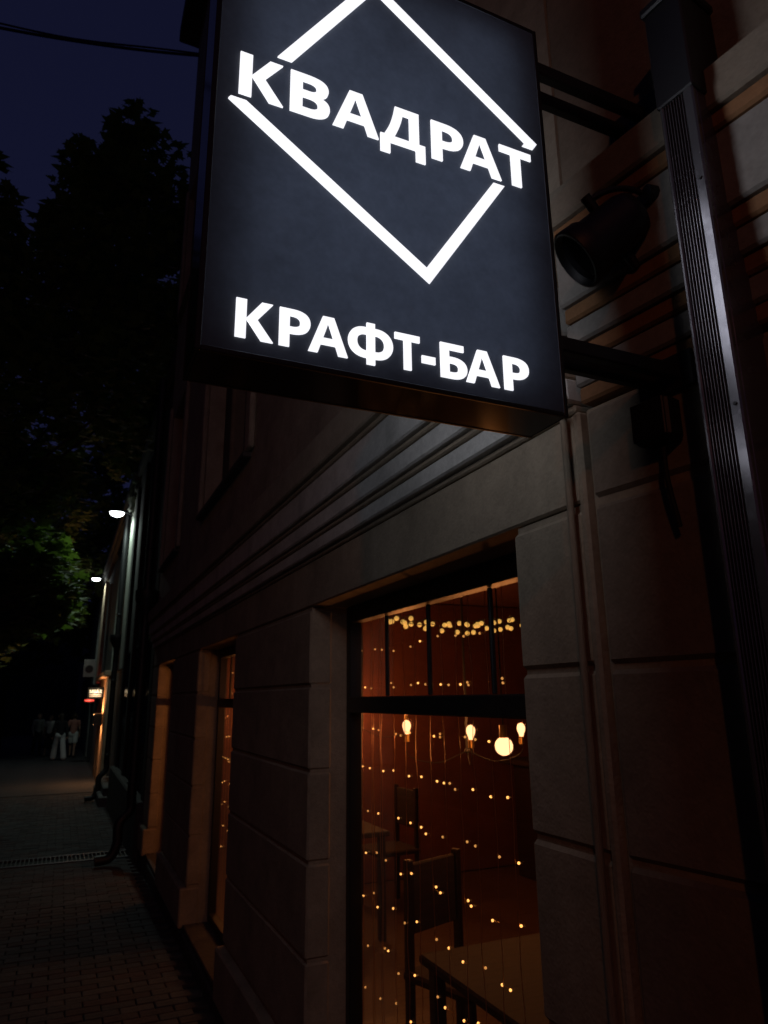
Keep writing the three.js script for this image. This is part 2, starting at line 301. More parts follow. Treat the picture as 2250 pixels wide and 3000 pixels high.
// ------------------------------------------------------------------ the illuminated blade sign
const font = await new FontLoader().loadAsync('fonts/droid/droid_sans_bold.typeface.json');
function letter(ch, x0, x1, y0, y1, depth) {
  const g = new THREE.ExtrudeGeometry(font.generateShapes(ch, 1), { depth, bevelEnabled: false, curveSegments: 6 });
  g.computeBoundingBox(); const b = g.boundingBox;
  g.translate(-b.min.x, -b.min.y, 0).scale((x1 - x0) / (b.max.x - b.min.x), (y1 - y0) / (b.max.y - b.min.y), 1).translate(x0, y0, 0);
  g.computeVertexNormals(); return g;
}
{
  const Z = 0.875, T = 0.107, cx = 0.489 * Z, cy = 1.002 * Z;
  const sg = thing('blade_sign', 'black double-sided light box sign with white glowing square outline and lettering', 'sign', null, [cx, E + cy, -Z - T / 2]);
  const hw = 0.356 * Z, y0 = 0.525 * Z - cy, y1 = 1.478 * Z - cy;
  const hz = T / 2 - 0.0045;
  part(sg, 'housing', merge([cbox(-hw, -hw + 0.004, y0, y1, -hz, hz, 0.001), cbox(hw - 0.004, hw, y0, y1, -hz, hz, 0.001), cbox(-hw + 0.0042, hw - 0.0042, y0, y0 + 0.004, -hz, hz, 0.001), cbox(-hw + 0.0042, hw - 0.0042, y1 - 0.004, y1, -hz, hz, 0.001)]), MT.blackGloss);
  part(sg, 'edge_trim', merge([-1, 1].flatMap(k => [cbox(-hw - 0.001, -hw + 0.007, y0 - 0.001, y1 + 0.001, k * (T / 2 + 0.001), k * hz, 0.001), cbox(hw - 0.007, hw + 0.001, y0 - 0.001, y1 + 0.001, k * (T / 2 + 0.001), k * hz, 0.001), cbox(-hw + 0.0072, hw - 0.0072, y0 - 0.001, y0 + 0.007, k * (T / 2 + 0.001), k * hz, 0.001), cbox(-hw + 0.0072, hw - 0.0072, y1 - 0.007, y1 + 0.001, k * (T / 2 + 0.001), k * hz, 0.001)])), MT.black);
  for (const k of [-1, 1]) for (const [w, h, i] of [[0.26, 0.28, 1.5], [0.51, 0.74, 1.25]]) {         // lamps added behind the translucent faces to imitate the bloom around the letters
    const l = new THREE.RectAreaLight(0xcddcfa, i, w, h), ly = E + cy + (w < 0.3 ? 0.05 : 0); l.position.set(cx, ly, -Z - T / 2 + k * 0.004); l.lookAt(cx, ly, -Z - T / 2 + k); scene.add(l);
  }
  const white = glow([0.93, 0.94, 1.0], 1.15), depth = 0.003;
  const word1 = [['К', 0.178, 0.258], ['В', 0.271, 0.347], ['А', 0.353, 0.446], ['Д', 0.45, 0.546], ['Р', 0.561, 0.634], ['А', 0.626, 0.723], ['Т', 0.722, 0.801]];
  const word2 = [['К', 0.192, 0.254], ['Р', 0.264, 0.317], ['А', 0.314, 0.384], ['Ф', 0.385, 0.469], ['Т', 0.473, 0.522], ['-', 0.526, 0.553], ['Б', 0.564, 0.619], ['А', 0.617, 0.689], ['Р', 0.70, 0.757]];
  // the square, turned by a third of a right angle, cut through by the first word
  const sq = [[0.161, 1.010], [0.547, 0.742], [0.820, 1.153], [0.434, 1.421]], st = 0.0225;
  const inn = sq.map((p, i) => {
    const q = sq[(i + 1) % 4], o = sq[(i + 3) % 4], a = V(q[0] - p[0], q[1] - p[1], 0).normalize(), b = V(o[0] - p[0], o[1] - p[1], 0).normalize();
    const k = st / Math.abs(a.x * b.y - a.y * b.x); return [p[0] + (a.x + b.x) * k, p[1] + (a.y + b.y) * k];
  });
  const clip = (poly, keep, at) => { const r = []; poly.forEach((p, i) => { const q = poly[(i + 1) % poly.length], a = keep * (p[1] - at), b = keep * (q[1] - at); if (a >= 0) r.push(p); if (a * b < 0) { const t = a / (a - b); r.push([p[0] + t * (q[0] - p[0]), p[1] + t * (q[1] - p[1])]); } }); return r; };
  const outline = (keep, at) => merge([0, 1, 2, 3].map(i => clip([sq[i], sq[(i + 1) % 4], inn[(i + 1) % 4], inn[i]], keep, at)).filter(p => p.length > 2)
    .map(p => new THREE.ExtrudeGeometry(new THREE.Shape(p.map(q => new THREE.Vector2(q[0] * Z - cx, q[1] * Z - cy))), { depth, bevelEnabled: false })));
  const topG = outline(1, 1.137), botG = outline(-1, 1.016);
  const face = new THREE.Shape([[-hw + 0.0075, y0 + 0.0075], [hw - 0.0075, y0 + 0.0075], [hw - 0.0075, y1 - 0.0075], [-hw + 0.0075, y1 - 0.0075]].map(p => new THREE.Vector2(...p)));
  const faceG = new THREE.ShapeGeometry(face);
  for (const turn of [0, Math.PI]) {
    const R = new M4().makeRotationY(turn), front = T / 2, put = (g, z) => g.clone().translate(0, 0, z).applyMatrix4(R);
    const fp = part(sg, 'sign_panel', put(faceG, front - 0.0005), MT.panel);
    for (const g of [topG, botG]) part(fp, 'square_outline_sign', put(g, front), white, 'glowing white part of the square outline');
    for (const [c, x0, x1] of word1) part(fp, c === 'Д' ? 'sign_letter' : 'sign_letter', put(letter(c, x0 * Z - cx, x1 * Z - cx, (c === 'Д' ? 1.006 : 1.028) * Z - cy, 1.119 * Z - cy, depth), front), white);
    for (const [c, x0, x1] of word2) part(fp, 'sign_letter', put(c === '-' ? letter(c, x0 * Z - cx, x1 * Z - cx, 0.577 * Z - cy, 0.591 * Z - cy, depth) : letter(c, x0 * Z - cx, x1 * Z - cx, (c === 'Ф' ? 0.553 : 0.557) * Z - cy, (c === 'Ф' ? 0.632 : 0.626) * Z - cy, depth), front), white);
    // the light that the glowing lines and words give
    for (const [x, y, w, h, i] of [[0.49, 1.08, 0.42, 0.42, 5.2], [0.475, 0.591, 0.56, 0.069, 1.8]]) {
      const l = new THREE.RectAreaLight(0xeef0ff, i, w * Z, h * Z), s = turn ? -1 : 1;
      l.position.set(cx + s * (x * Z - cx), E + y * Z, -Z - T / 2 + s * (T / 2 + depth + 0.003)); l.lookAt(l.position.x, l.position.y, l.position.z + s); scene.add(l);
    }
  }
  for (const y of [0.592, 1.205]) for (const z of [-0.895, -0.95]) {
    const s = (1.14 + z) / 0.988, xw = 1 + 0.1564 * s;
    part(sg, 'arm', cbox(0.845 * Z - 0.002 - cx, xw - 0.008 - cx, E + y - E - cy, y + 0.03 - cy, z - 0.01 + Z + T / 2, z + 0.01 + Z + T / 2, 0.003), MT.black);
  }
  for (const y of [0.57, 1.185]) part(sg, 'wall_plate', nb(0.002, 0.012, E + y, E + y + 0.075, 0.16, 0.285, 0.003).translate(-cx, -E - cy, Z + T / 2), MT.black);
}

// ------------------------------------------------------------------ inside the bar: lamps, garlands, furniture
{
  const warm = [1, 0.33, 0.085];
  const bulbM = glow([1, 0.52, 0.24], 2.4, [1, 0.7, 0.4]);
  const bulbShape = new THREE.LatheGeometry([[0.0, 0.084], [0.011, 0.081], [0.022, 0.07], [0.0265, 0.053], [0.024, 0.036], [0.016, 0.016], [0.012, 0]].map(p => new THREE.Vector2(...p)), 18);
  function chandelier(x, y, z, spots, label, i) {
    const c = thing('chandelier', label, 'lamp', 'chandeliers inside the bar', [x, y, z]);
    part(c, 'rod', rod([0, -0.12, 0], [0, E + 0.995 - y, 0], 0.008), MT.frame);
    part(c, 'hub', new THREE.SphereGeometry(0.018, 16, 10).translate(0, -0.12, 0), MT.frame);
    for (const [dx, dy, dz] of spots) {
      part(c, 'arm', tube([[0, -0.12, 0], [dx * 0.5, -0.19, dz * 0.5], [dx, -0.14, dz], [dx, dy - 0.04, dz]], 0.0025), MT.black);
      part(c, 'socket', new THREE.CylinderGeometry(0.016, 0.018, 0.045, 14).translate(dx, dy - 0.022, dz), MT.brass);
      part(c, 'light_bulb', bulbShape.clone().translate(dx, dy, dz), bulbM);
      point(warm, i, x + dx, y + dy + 0.06, z + dz, 1.5);
    }
    return c;
  }
  // bulbs stand where the photograph shows them, 3.4 to 4.2 m along the room
  const at = (rx, ry, z) => [rx * -z, E + ry * -z, z];
  const b1 = at(0.483, -0.054, -4.1), b2 = at(0.596, -0.066, -3.7), b4 = at(0.692, -0.064, -3.9), C = [(b1[0] + b2[0] + b4[0]) / 3, E - 0.2, (b1[2] + b2[2] + b4[2]) / 3];
  chandelier(C[0], C[1], C[2], [b1, b2, b4].map(b => [b[0] - C[0], b[1] - C[1], b[2] - C[2]]), 'chandelier with upright bare bulbs seen through the near window', 0.32);
  chandelier(2.5, E - 0.15, -6.1, [[-0.35, 0, 0.2], [0.3, 0, 0.3], [0.05, 0, -0.4]], 'chandelier with upright bare bulbs behind the middle window', 0.8);
  chandelier(2.2, E - 0.15, -8.2, [[-0.35, 0, 0.2], [0.3, 0, 0.3], [0.05, 0, -0.4]], 'chandelier with upright bare bulbs behind the far window', 0.55);
  const g = at(0.657, -0.078, -3.05), pl = thing('globe_lamp', 'large round globe bulb hanging on a cord behind the near window', 'lamp', null, g);
  part(pl, 'light_bulb', new THREE.SphereGeometry(0.044, 28, 20), bulbM);
  part(pl, 'socket', new THREE.CylinderGeometry(0.018, 0.02, 0.06, 14).translate(0, 0.07, 0), MT.brass);
  part(pl, 'cord', rod([0, 0.1, 0], [0, E + 0.995 - g[1], 0], 0.004), MT.cable);
  point(warm, 0.5, ...g, 2);

  // curtain of fairy lights: strands along the glass, given as [distance along the wall, height] of each bulb
  const ledM = [0.8, 1.2, 2.6].map(e => glow([1, 0.42, 0.10], e, [1, 0.7, 0.4])), led = new THREE.SphereGeometry(0.0042, 10, 8), X = 1.262;
  const strandZ = [-2.97, -2.88, -3.072, -2.956, -2.861, -2.738, -2.63, -2.528, -2.417, -2.308, -2.198, -2.1, -1.993, -1.89, -1.62, -1.54];
  const bulbs = [[-3.127,0.227,2],[-3.093,0.216,0],[-2.93,0.212,0],[-2.854,0.205,0],[-2.783,0.207,0],[-2.731,0.192,0],[-2.566,0.199,0],[-2.481,0.214,2],[-2.333,0.222,0],[-2.199,0.213,0],[-2.142,0.206,0],[-2.035,0.207,0],[-3.116,0.052,0],[-3.049,0.047,2],[-2.979,0.042,0],[-2.805,0.048,2],[-2.76,0.06,0],[-2.736,0.042,0],[-2.569,0.048,0],[-2.507,0.054,2],[-2.444,0.048,0],[-2.321,0.045,2],[-2.262,0.042,0],[-2.177,0.042,2],[-2.129,0.048,0],[-2.122,0.039,0],[-1.96,0.044,2],[-1.913,0.055,0],[-1.91,0.041,0],[-3.176,-0.117,2],[-3.107,-0.132,0],[-2.958,-0.132,2],[-2.898,-0.136,0],[-2.719,-0.145,0],[-2.674,-0.149,0],[-2.592,-0.135,2],[-2.386,-0.14,2],[-2.338,-0.13,0],[-2.339,-0.141,0],[-2.16,-0.133,0],[-2.093,-0.138,0],[-2.009,-0.14,2],[-3.079,-0.299,2],[-2.998,-0.3,2],[-2.852,-0.3,2],[-2.748,-0.289,2],[-2.604,-0.298,2],[-2.497,-0.291,2],[-2.372,-0.295,2],[-2.32,-0.296,2],[-2.278,-0.293,0],[-2.241,-0.309,0],[-2.122,-0.297,2],[-2.014,-0.307,2],[-1.918,-0.298,2],[-3.26,-0.466,0],[-3.137,-0.45,0],[-3.137,-0.474,2],[-3.023,-0.479,0],[-2.908,-0.474,2],[-2.708,-0.465,2],[-2.599,-0.467,2],[-2.508,-0.469,2],[-2.471,-0.486,2],[-2.341,-0.476,0],[-2.173,-0.464,0],[-2.121,-0.468,0],[-1.981,-0.475,0],[-1.878,-0.473,2],[-3.047,-0.651,2],[-2.928,-0.63,0],[-2.835,-0.642,0],[-2.694,-0.665,2],[-2.599,-0.644,2],[-2.402,-0.648,2],[-2.371,-0.66,2],[-2.181,-0.641,2],[-2.163,-0.653,2],[-2.037,-0.663,2],[-1.884,-0.639,2],[-3.076,-0.826,2],[-2.96,-0.79,0],[-2.925,-0.835,2],[-2.769,-0.803,2],[-2.561,-0.798,2],[-2.665,-0.828,0],[-3.207,-0.969,0],[-3.152,-0.999,2],[-3.03,-1.005,0],[-2.854,-0.966,0],[-2.822,-0.966,2],[-2.409,-0.815,0],[-2.322,-0.817,2],[-2.229,-0.831,2],[-2.091,-0.807,0],[-2.0,-0.824,2],[-1.957,-0.824,2],[-3.304,-1.158,0],[-3.167,-1.114,0],[-2.728,-1.016,0],[-2.587,-0.979,2],[-3.144,-1.163,0],[-3.06,-1.167,0],[-2.903,-1.157,0],[-2.752,-1.123,0],[-2.412,-0.99,0],[-2.361,-1.005,2],[-2.628,-1.14,2],[-2.236,-0.999,2],[-2.148,-0.975,2],[-3.227,-1.313,0],[-3.168,-1.293,0]];   // [along the wall, height, brightness]
  const cu = thing('fairy_light_curtain', 'curtain of warm fairy lights on thin wires hanging inside the near window', 'fairy lights', 'fairy light curtains in the bar windows', [X, 0, 0]);
  part(cu, 'top_wire', tube([[0, E + 0.352, -1.45], [0, E + 0.347, -1.9], [0, E + 0.35, -2.4], [0, E + 0.345, -3.0]], 0.0016, 30, 5), MT.brass);
  const strands = strandZ.map(z => {
    const pts = []; for (let k = 0; k <= 14; k++) pts.push([rr(-0.004, 0.004), E + 0.348 - k * 0.137, z + rr(-0.004, 0.004)]);
    return part(cu, 'strand', tube(pts, 0.0013, 56, 4), MT.copper);
  });
  for (const [z, y, e] of bulbs) {
    let k = 0; strandZ.forEach((s, i) => { if (Math.abs(s - z) < Math.abs(strandZ[k] - z)) k = i; });
    const b = part(strands[k], 'led_light', led, ledM[e]); b.position.set(0.002, E + y, z);
    const w = part(strands[k], 'led_lead', rod([0.002, E + y, z], [0.0, E + y + 0.004, strandZ[k]], 0.0012, 0.0008, 5), MT.brass);
  }
  const cu2 = copy(cu, 'curtain of warm fairy lights hanging inside the middle window', [X, 0, -3.46]);
  const cu3 = copy(cu, 'curtain of warm fairy lights hanging inside the far window', [X, 0, -5.95]);

  // festoon of small globe bulbs under the ceiling, further in
  const fe = thing('festoon_garland', 'garland of small yellow globe bulbs strung under the ceiling behind the near window', 'garland', null, [0, 0, 0]);
  const fm = glow([1, 0.58, 0.13], 0.62, [1, 0.8, 0.4]), fb = new THREE.SphereGeometry(0.0165, 14, 10);
  const row = [[1.945,0.505],[1.96,0.494],[1.995,0.502],[2.0,0.516],[2.07,0.491],[2.085,0.469],[2.098,0.517],[2.088,0.505],[2.137,0.487],[2.204,0.486],[2.214,0.496],[2.213,0.453],[2.281,0.48],[2.319,0.497],[2.345,0.443],[2.382,0.485],[2.401,0.492],[2.463,0.488],[2.483,0.498],[2.48,0.439],[2.57,0.493],[2.594,0.503],[2.604,0.482],[2.623,0.485],[2.6,0.44],[2.634,0.445],[2.676,0.506],[2.701,0.511],[2.749,0.477],[2.754,0.453],[2.807,0.521],[2.832,0.523],[2.935,0.54],[2.97,0.544],[2.881,0.475],[2.899,0.485],[2.933,0.478],[3.005,0.498]];   // [across, height] of each bulb
  const lines = [row.filter(p => p[1] > 0.482), row.filter(p => p[1] <= 0.482)];
  for (const list of lines) {
    list.sort((a, b) => a[0] - b[0]); const zz = -4.3;
    const hang = list.map(([x, y], k) => V(x, E + y + 0.026, zz + 0.06 * Math.sin(k * 2.3)));
    const cord = part(fe, 'cord', tube([hang[0].clone().add(V(-0.4, 0.12, 0)), ...hang, hang[hang.length - 1].clone().add(V(0.5, 0.12, 0))], 0.003, 160, 5), MT.cable);
    hang.forEach(h => part(cord, 'light_bulb', fb, fm).position.copy(h).add(V(0, -0.026, 0)));
  }
  // tables and chairs
  const f0 = E - 1.72;
  function table(x, z, label) {
    const t = thing('bar_table', label, 'table', 'tables inside the bar', [x, f0, z]);
    part(t, 'table_top', cbox(-0.35, 0.35, 0.71, 0.745, -0.42, 0.42, 0.008), MT.wood);
    for (const a of [-1, 1]) for (const b of [-1, 1]) part(t, 'leg', cbox(a * 0.3 - 0.025, a * 0.3 + 0.025, 0, 0.709, b * 0.36 - 0.025, b * 0.36 + 0.025, 0.004), MT.woodDark);
    return t;
  }
  function chair(x, z, turn, label) {
    const t = thing('bar_chair', label, 'chair', 'chairs inside the bar', [x, f0, z]); t.rotation.y = turn;
    part(t, 'seat', cbox(-0.21, 0.21, 0.43, 0.47, -0.21, 0.21, 0.012), MT.wood);
    for (const a of [-1, 1]) { part(t, 'leg', cbox(a * 0.18 - 0.018, a * 0.18 + 0.018, 0, 0.429, 0.16, 0.2, 0.004), MT.woodDark); part(t, 'leg', cbox(a * 0.18 - 0.018, a * 0.18 + 0.018, 0, 0.95, -0.205, -0.165, 0.004), MT.woodDark); }
    part(t, 'backrest', cbox(-0.16, 0.16, 0.62, 0.93, -0.2, -0.175, 0.01), MT.wood);
    return t;
  }
  table(1.72, -2.35, 'wooden table standing right behind the near window'); table(2.0, -5.6, 'wooden table behind the middle window');
  chair(1.85, -3.25, 0.35, 'wooden chair at the table behind the near window'); chair(2.45, -2.6, -1.7, 'wooden chair beside the table behind the near window, turned sideways');
  chair(2.7, -6.0, -1.5, 'wooden chair at the table behind the middle window');
  // counter along the back
  const bc = thing('bar_counter', 'dark wooden bar counter along the back of the room', 'counter', null, [4.6, f0, -4.6]);
  part(bc, 'counter_top', cbox(-0.4, 0.3, 1.05, 1.1, -1.9, 2.6, 0.01), MT.wood); part(bc, 'counter_front', cbox(-0.3, 0.2, 0, 1.049, -1.8, 2.5, 0.008), MT.woodDark);
}

// ------------------------------------------------------------------ houses further down the street
{
  const Y = y => E + y;
  // dark house next to the bar
  const d = thing('dark_house', 'dark stone-faced house adjoining the bar building, without lit windows', 'building');
  part(d, 'wall', cbox(1.06, 6, -0.8, Y(4.6), END - 0.03, -15.0, 0.02), MT.stoneB1);
  for (let k = 0; k < 4; k++) part(d, 'pilaster', cbox(1.0, 1.059, -0.8, Y(4.3), END - 0.1 - k * 1.72, END - 0.4 - k * 1.72, 0.02), MT.stoneB1);
  for (let k = 0; k < 3; k++) { const w = part(d, 'window', cbox(1.035, 1.059, Y(-0.6), Y(0.9), END - 0.7 - k * 1.72, END - 1.5 - k * 1.72, 0.01), MT.frame); part(w, 'pane', cbox(1.028, 1.034, Y(-0.55), Y(0.85), END - 0.75 - k * 1.72, END - 1.45 - k * 1.72, 0.001), MT.darkGlass); }
  part(d, 'cornice', cbox(0.98, 6, Y(4.61), Y(4.9), END - 0.03, -15.05, 0.03), MT.stoneB1);
  part(d, 'plinth', cbox(0.92, 1.059, -0.8, Y(-1.2), END - 0.04, -14.98, 0.02), MT.base);
  // house with the street lamps: pale wall strips between recesses
  const c = thing('lamp_house', 'pale house wall with pilasters lit by the two wall-mounted street lamps', 'building');
  part(c, 'wall', cbox(1.12, 6, -1.2, Y(4.5), -15.01, -34, 0.02), MT.grey);
  for (const [z0, z1, m, top] of [[-15.03, -16.1, MT.wallC, 4.2], [-16.35, -17.2, MT.wallC, 4.2], [-19.1, -21.9, MT.wallC, 3.6], [-23.4, -24.4, MT.grey, 3.6], [-27.0, -29.0, MT.peach, 4.2], [-31, -33, MT.grey, 4.2]]) part(c, 'pilaster', cbox(1.0, 1.119, Y(0.62), Y(top), z0, z1, 0.015), m);
  part(c, 'cornice', merge([cbox(0.9, 1.5, Y(4.51), Y(4.75), -15.06, -34, 0.03), cbox(0.96, 1.5, Y(4.32), Y(4.508), -15.06, -34, 0.05)]), MT.grey);
  part(c, 'capital', new THREE.LatheGeometry([[0.10, 0], [0.15, 0.06], [0.11, 0.14], [0.17, 0.26], [0.19, 0.3]].map(p => new THREE.Vector2(...p)), 16).translate(1.02, Y(3.95), -15.5), MT.wallC);
  for (const [z0, z1] of [[-17.4, -18.9], [-22.1, -23.2], [-24.7, -26.7]]) { const w = part(c, 'window', cbox(1.09, 1.119, Y(1.2), Y(3.2), z0, z1, 0.01), MT.frame); part(w, 'pane', cbox(1.083, 1.089, Y(1.26), Y(3.14), z0 - 0.06, z1 + 0.06, 0.001), MT.darkGlass); }
  // shop front at street level, lit by a box sconce
  for (const [z0, z1] of [[-19.2, -20.35], [-20.7, -22.3], [-22.7, -23.6]]) part(c, 'shop_pilaster', cbox(0.97, 1.118, -0.9, Y(0.6), z0, z1, 0.015), MT.peach, 'warm lit shop front pilaster');
  part(c, 'shop_cornice', cbox(0.86, 1.118, Y(0.601), Y(0.74), -19.1, -24.5, 0.02), MT.peach);
  part(c, 'steps', merge([cbox(0.78, 0.96, -0.8, gy(-14) + 0.16, -15.2, -17.6, 0.02), cbox(0.86, 1.11, -0.8, gy(-14) + 0.32, -15.3, -17.5, 0.02)]), MT.kerb);
  const far = thing('far_house', 'dark far house row continuing along the street beyond the shop sign', 'building');
  part(far, 'wall', cbox(1.05, 7, -2, Y(4.8), -34.02, -72, 0.02), MT.grey); part(far, 'cornice', cbox(0.9, 7, Y(4.81), Y(5.1), -34.02, -72, 0.03), MT.grey);
  for (let k = 0; k < 6; k++) part(far, 'window', cbox(1.02, 1.049, Y(-0.4), Y(1.2), -36 - k * 3, -37.3 - k * 3, 0.01), MT.frame);
  const end = thing('closing_house', 'unlit house closing the far end of the street behind the trees', 'building');
  part(end, 'wall', cbox(-30, 8.0, -3, Y(9), -78, -84, 0.02), MT.stoneB1); part(end, 'roof', cbox(-30.5, 8.5, Y(9.01), Y(9.6), -77.5, -84.5, 0.1), MT.base);
  for (let k = 0; k < 8; k++) part(end, 'window', cbox(-2.5 - k * 3, -1 - k * 3, Y(1), Y(3), -77.96, -78.02, 0.01), MT.frame);

  const opp = thing('added_opposite_house', 'unlit tall house added across the road to keep sky reflections off the window panes', 'building');  // unseen house, added to block the sky from the pane reflections
  part(opp, 'wall', cbox(-17, -12.5, -2, Y(15), 12, -76, 0.02), MT.stoneB1); part(opp, 'roof', cbox(-17.4, -12.1, Y(15.01), Y(15.5), 12.4, -76.4, 0.05), MT.base);
  for (let k = 0; k < 14; k++) for (const y of [-0.6, 2.6, 5.8, 9, 12.2]) part(opp, 'window', cbox(-12.52, -12.46, Y(y), Y(y + 1.9), 10 - k * 3.4, 8.7 - k * 3.4, 0.01), MT.frame);
  // downpipes
  const pipe = (z, label, top, x = 0.9) => {
    const p = thing('downpipe', label, 'downpipe', 'downpipes on the house fronts', [0, 0, 0]), g0 = gy(z);
    part(p, 'pipe', rod([x, g0 + 0.75, z], [x, top, z], 0.055, 0.055, 14), MT.black);
    part(p, 'shoe', tube([[x, g0 + 0.75, z], [x, g0 + 0.6, z], [x - 0.12, g0 + 0.45, z + 0.03], [x - 0.13, g0 + 0.22, z + 0.05], [x - 0.2, g0 + 0.09, z + 0.06], [x - 0.36, g0 + 0.065, z + 0.07]], 0.055, 30, 12), MT.black);
    part(p, 'hopper', new THREE.LatheGeometry([[0.055, -0.25], [0.06, -0.1], [0.14, 0.05], [0.15, 0.18], [0.13, 0.18]].map(q => new THREE.Vector2(...q)), 14).translate(x, E + 1.2, z), MT.black);
    for (const y of [0.9, 2.4, 3.8]) part(p, 'clamp', new THREE.TorusGeometry(0.06, 0.012, 6, 16).rotateX(Math.PI / 2).translate(x, g0 + y, z), MT.black);
  };
  pipe(END - 0.06, 'dark downpipe at the joint between the bar building and the dark house', E + 4.4, 0.86);
  pipe(-16.3, 'dark downpipe with a kinked shoe beside the lit shop front', E + 4.2, 0.93);

  // street lamps on short wall arms
  for (const [z, y, label] of [[-15.7, 3.95, 'white street lamp on a wall arm nearer the bar, above the pale pilaster'], [-27.6, 4.37, 'white street lamp on a wall arm further down the street, above the shop signs']]) {
    const l = thing('street_lamp', label, 'street lamp', 'street lamps on the house fronts', [0.69, E + y, z]);
    part(l, 'arm', tube([[0.42, -0.16, 0], [0.3, -0.02, 0], [0.12, 0.05, 0], [0.0, 0.05, 0]], 0.022, 20, 8), MT.black);
    const hg = new THREE.SphereGeometry(1, 20, 12, 0, Math.PI * 2, 0, Math.PI / 2).scale(0.17, 0.07, 0.12); part(l, 'lamp_head', hg.translate(-0.02, 0.02, 0), MT.black);
    const lens = glow([0.92, 1.0, 0.98], 10); part(l, 'lamp_lens', new THREE.SphereGeometry(1, 20, 10, 0, Math.PI * 2, Math.PI / 2, Math.PI / 2).scale(0.15, 0.10, 0.11).translate(-0.02, 0.018, 0), lens);
    const sp = new THREE.SpotLight(0xe6fff2, 6.5, 0, 1.38, 0.35); sp.position.set(0.67, E + y - 0.02, z); sp.target.position.set(0.45, 0, z); sp.castShadow = true; sp.shadow.radius = 3; scene.add(sp, sp.target);
  }
  // box sconce: light out of its top and bottom
  const sc = thing('wall_sconce', 'black box wall sconce throwing warm light up and down the shop front', 'sconce', null, [0.86, E - 0.47, -20.55]);
  part(sc, 'housing', merge([cbox(-0.1, 0.1, -0.15, 0.15, -0.17, -0.155), cbox(-0.1, 0.1, -0.15, 0.15, 0.155, 0.17), cbox(-0.1, -0.085, -0.15, 0.15, -0.154, 0.154), cbox(0.085, 0.1, -0.15, 0.15, -0.154, 0.154)]), MT.black);
  const lm = glow([1, 0.6, 0.3], 4); for (const s of [-1, 1]) {
    part(sc, 'lamp_glass', cbox(-0.084, 0.084, s * 0.1 - 0.01, s * 0.1 + 0.01, -0.153, 0.153, 0.003), lm);
    const l = new THREE.RectAreaLight(0xffb070, s > 0 ? 220 : 80, 0.16, 0.3); l.position.set(0.86, E - 0.47 + s * 0.118, -20.55); l.lookAt(0.9, E - 0.47 + s * 3, -20.55); scene.add(l);
  }
  // blade signs of the shops
  const ms = thing('shop_sign', 'small black blade sign with glowing cream letters MUÁR and two text lines', 'sign', null, [0.735, E + 0.205, -20]);
  part(ms, 'board', cbox(-0.2, 0.2, -0.14, 0.14, -0.04, 0.04, 0.006), MT.black);
  const cream = glow([1, 0.78, 0.48], 1.0);
  [['M', -0.15, -0.07], ['U', -0.055, 0.0], ['Á', 0.005, 0.075], ['R', 0.09, 0.15]].forEach(([c, a, b]) => part(ms, 'sign_letter', letter(c, a, b, -0.01, c === 'Á' ? 0.1 : 0.08, 0.004).translate(0, 0, 0.04), cream));
  const dim = glow([1, 0.5, 0.2], 0.6);
  for (const y of [-0.045, -0.085]) part(ms, 'sign_text_line', cbox(-0.15, 0.14, y - 0.012, y + 0.008, 0.04, 0.044, 0.001), dim);
  part(ms, 'arm', cbox(0.2, 0.34, 0.08, 0.1, -0.01, 0.01, 0.002), MT.black);
  point([1, 0.7, 0.4], 0.15, 0.735, E + 0.2, -19.85);
  const rs = thing('red_sign', 'small red glowing text display below the cream lettered blade sign', 'sign', null, [0.86, E + 0.02, -27]);
  part(rs, 'board', cbox(-0.22, 0.12, -0.06, 0.06, -0.03, 0.03, 0.005), MT.black);
  const red = glow([1, 0.04, 0.03], 0.9);
  for (let k = 0; k < 7; k++) part(rs, 'led_sign_cell', cbox(-0.2 + k * 0.044, -0.2 + k * 0.044 + 0.03, -0.022, 0.022, 0.03, 0.034, 0.002), red);
  point([1, 0.1, 0.06], 0.35, 0.8, E + 0.02, -26.8);
  const gs = thing('grey_sign', 'unlit grey blade sign with a round emblem above the lit shop signs', 'sign', null, [0.86, E + 1.22, -29]);
  part(gs, 'board', cbox(-0.3, 0.1, -0.35, 0.3, -0.03, 0.03, 0.006), MT.grey);
  part(gs, 'emblem', new THREE.CylinderGeometry(0.14, 0.14, 0.006, 20).rotateX(Math.PI / 2).translate(-0.1, -0.05, 0.034), MT.black); part(gs, 'arm', cbox(0.1, 0.2, 0.2, 0.22, -0.01, 0.01, 0.002), MT.black);
}

// unseen warm lamp added on the kerb behind the camera to tint the walls
{
  const l = thing('street_lamp', 'added unseen street lamp on a kerbside mast, warming the walls', 'street lamp', null, [-4.3, 0, 5.5]);
  part(l, 'mast', rod([0, -0.1, 0], [0, 4.6, 0], 0.08, 0.05, 14), MT.galv);
  part(l, 'arm', tube([[0, 4.6, 0], [0.1, 4.95, -0.05], [0.6, 5.1, -0.3]], 0.03, 20, 8), MT.galv);
  part(l, 'lamp_head', new THREE.SphereGeometry(1, 20, 12, 0, Math.PI * 2, 0, Math.PI / 2).scale(0.26, 0.1, 0.15).translate(0.7, 5.06, -0.35), MT.black);
  part(l, 'lamp_lens', new THREE.SphereGeometry(1, 20, 10, 0, Math.PI * 2, Math.PI / 2, Math.PI / 2).scale(0.24, 0.08, 0.13).translate(0.7, 5.058, -0.35), glow([1, 0.5, 0.16], 8));
  point([1, 0.28, 0.10], 6.2, -3.6, 5.0, 5.15, 4);
}
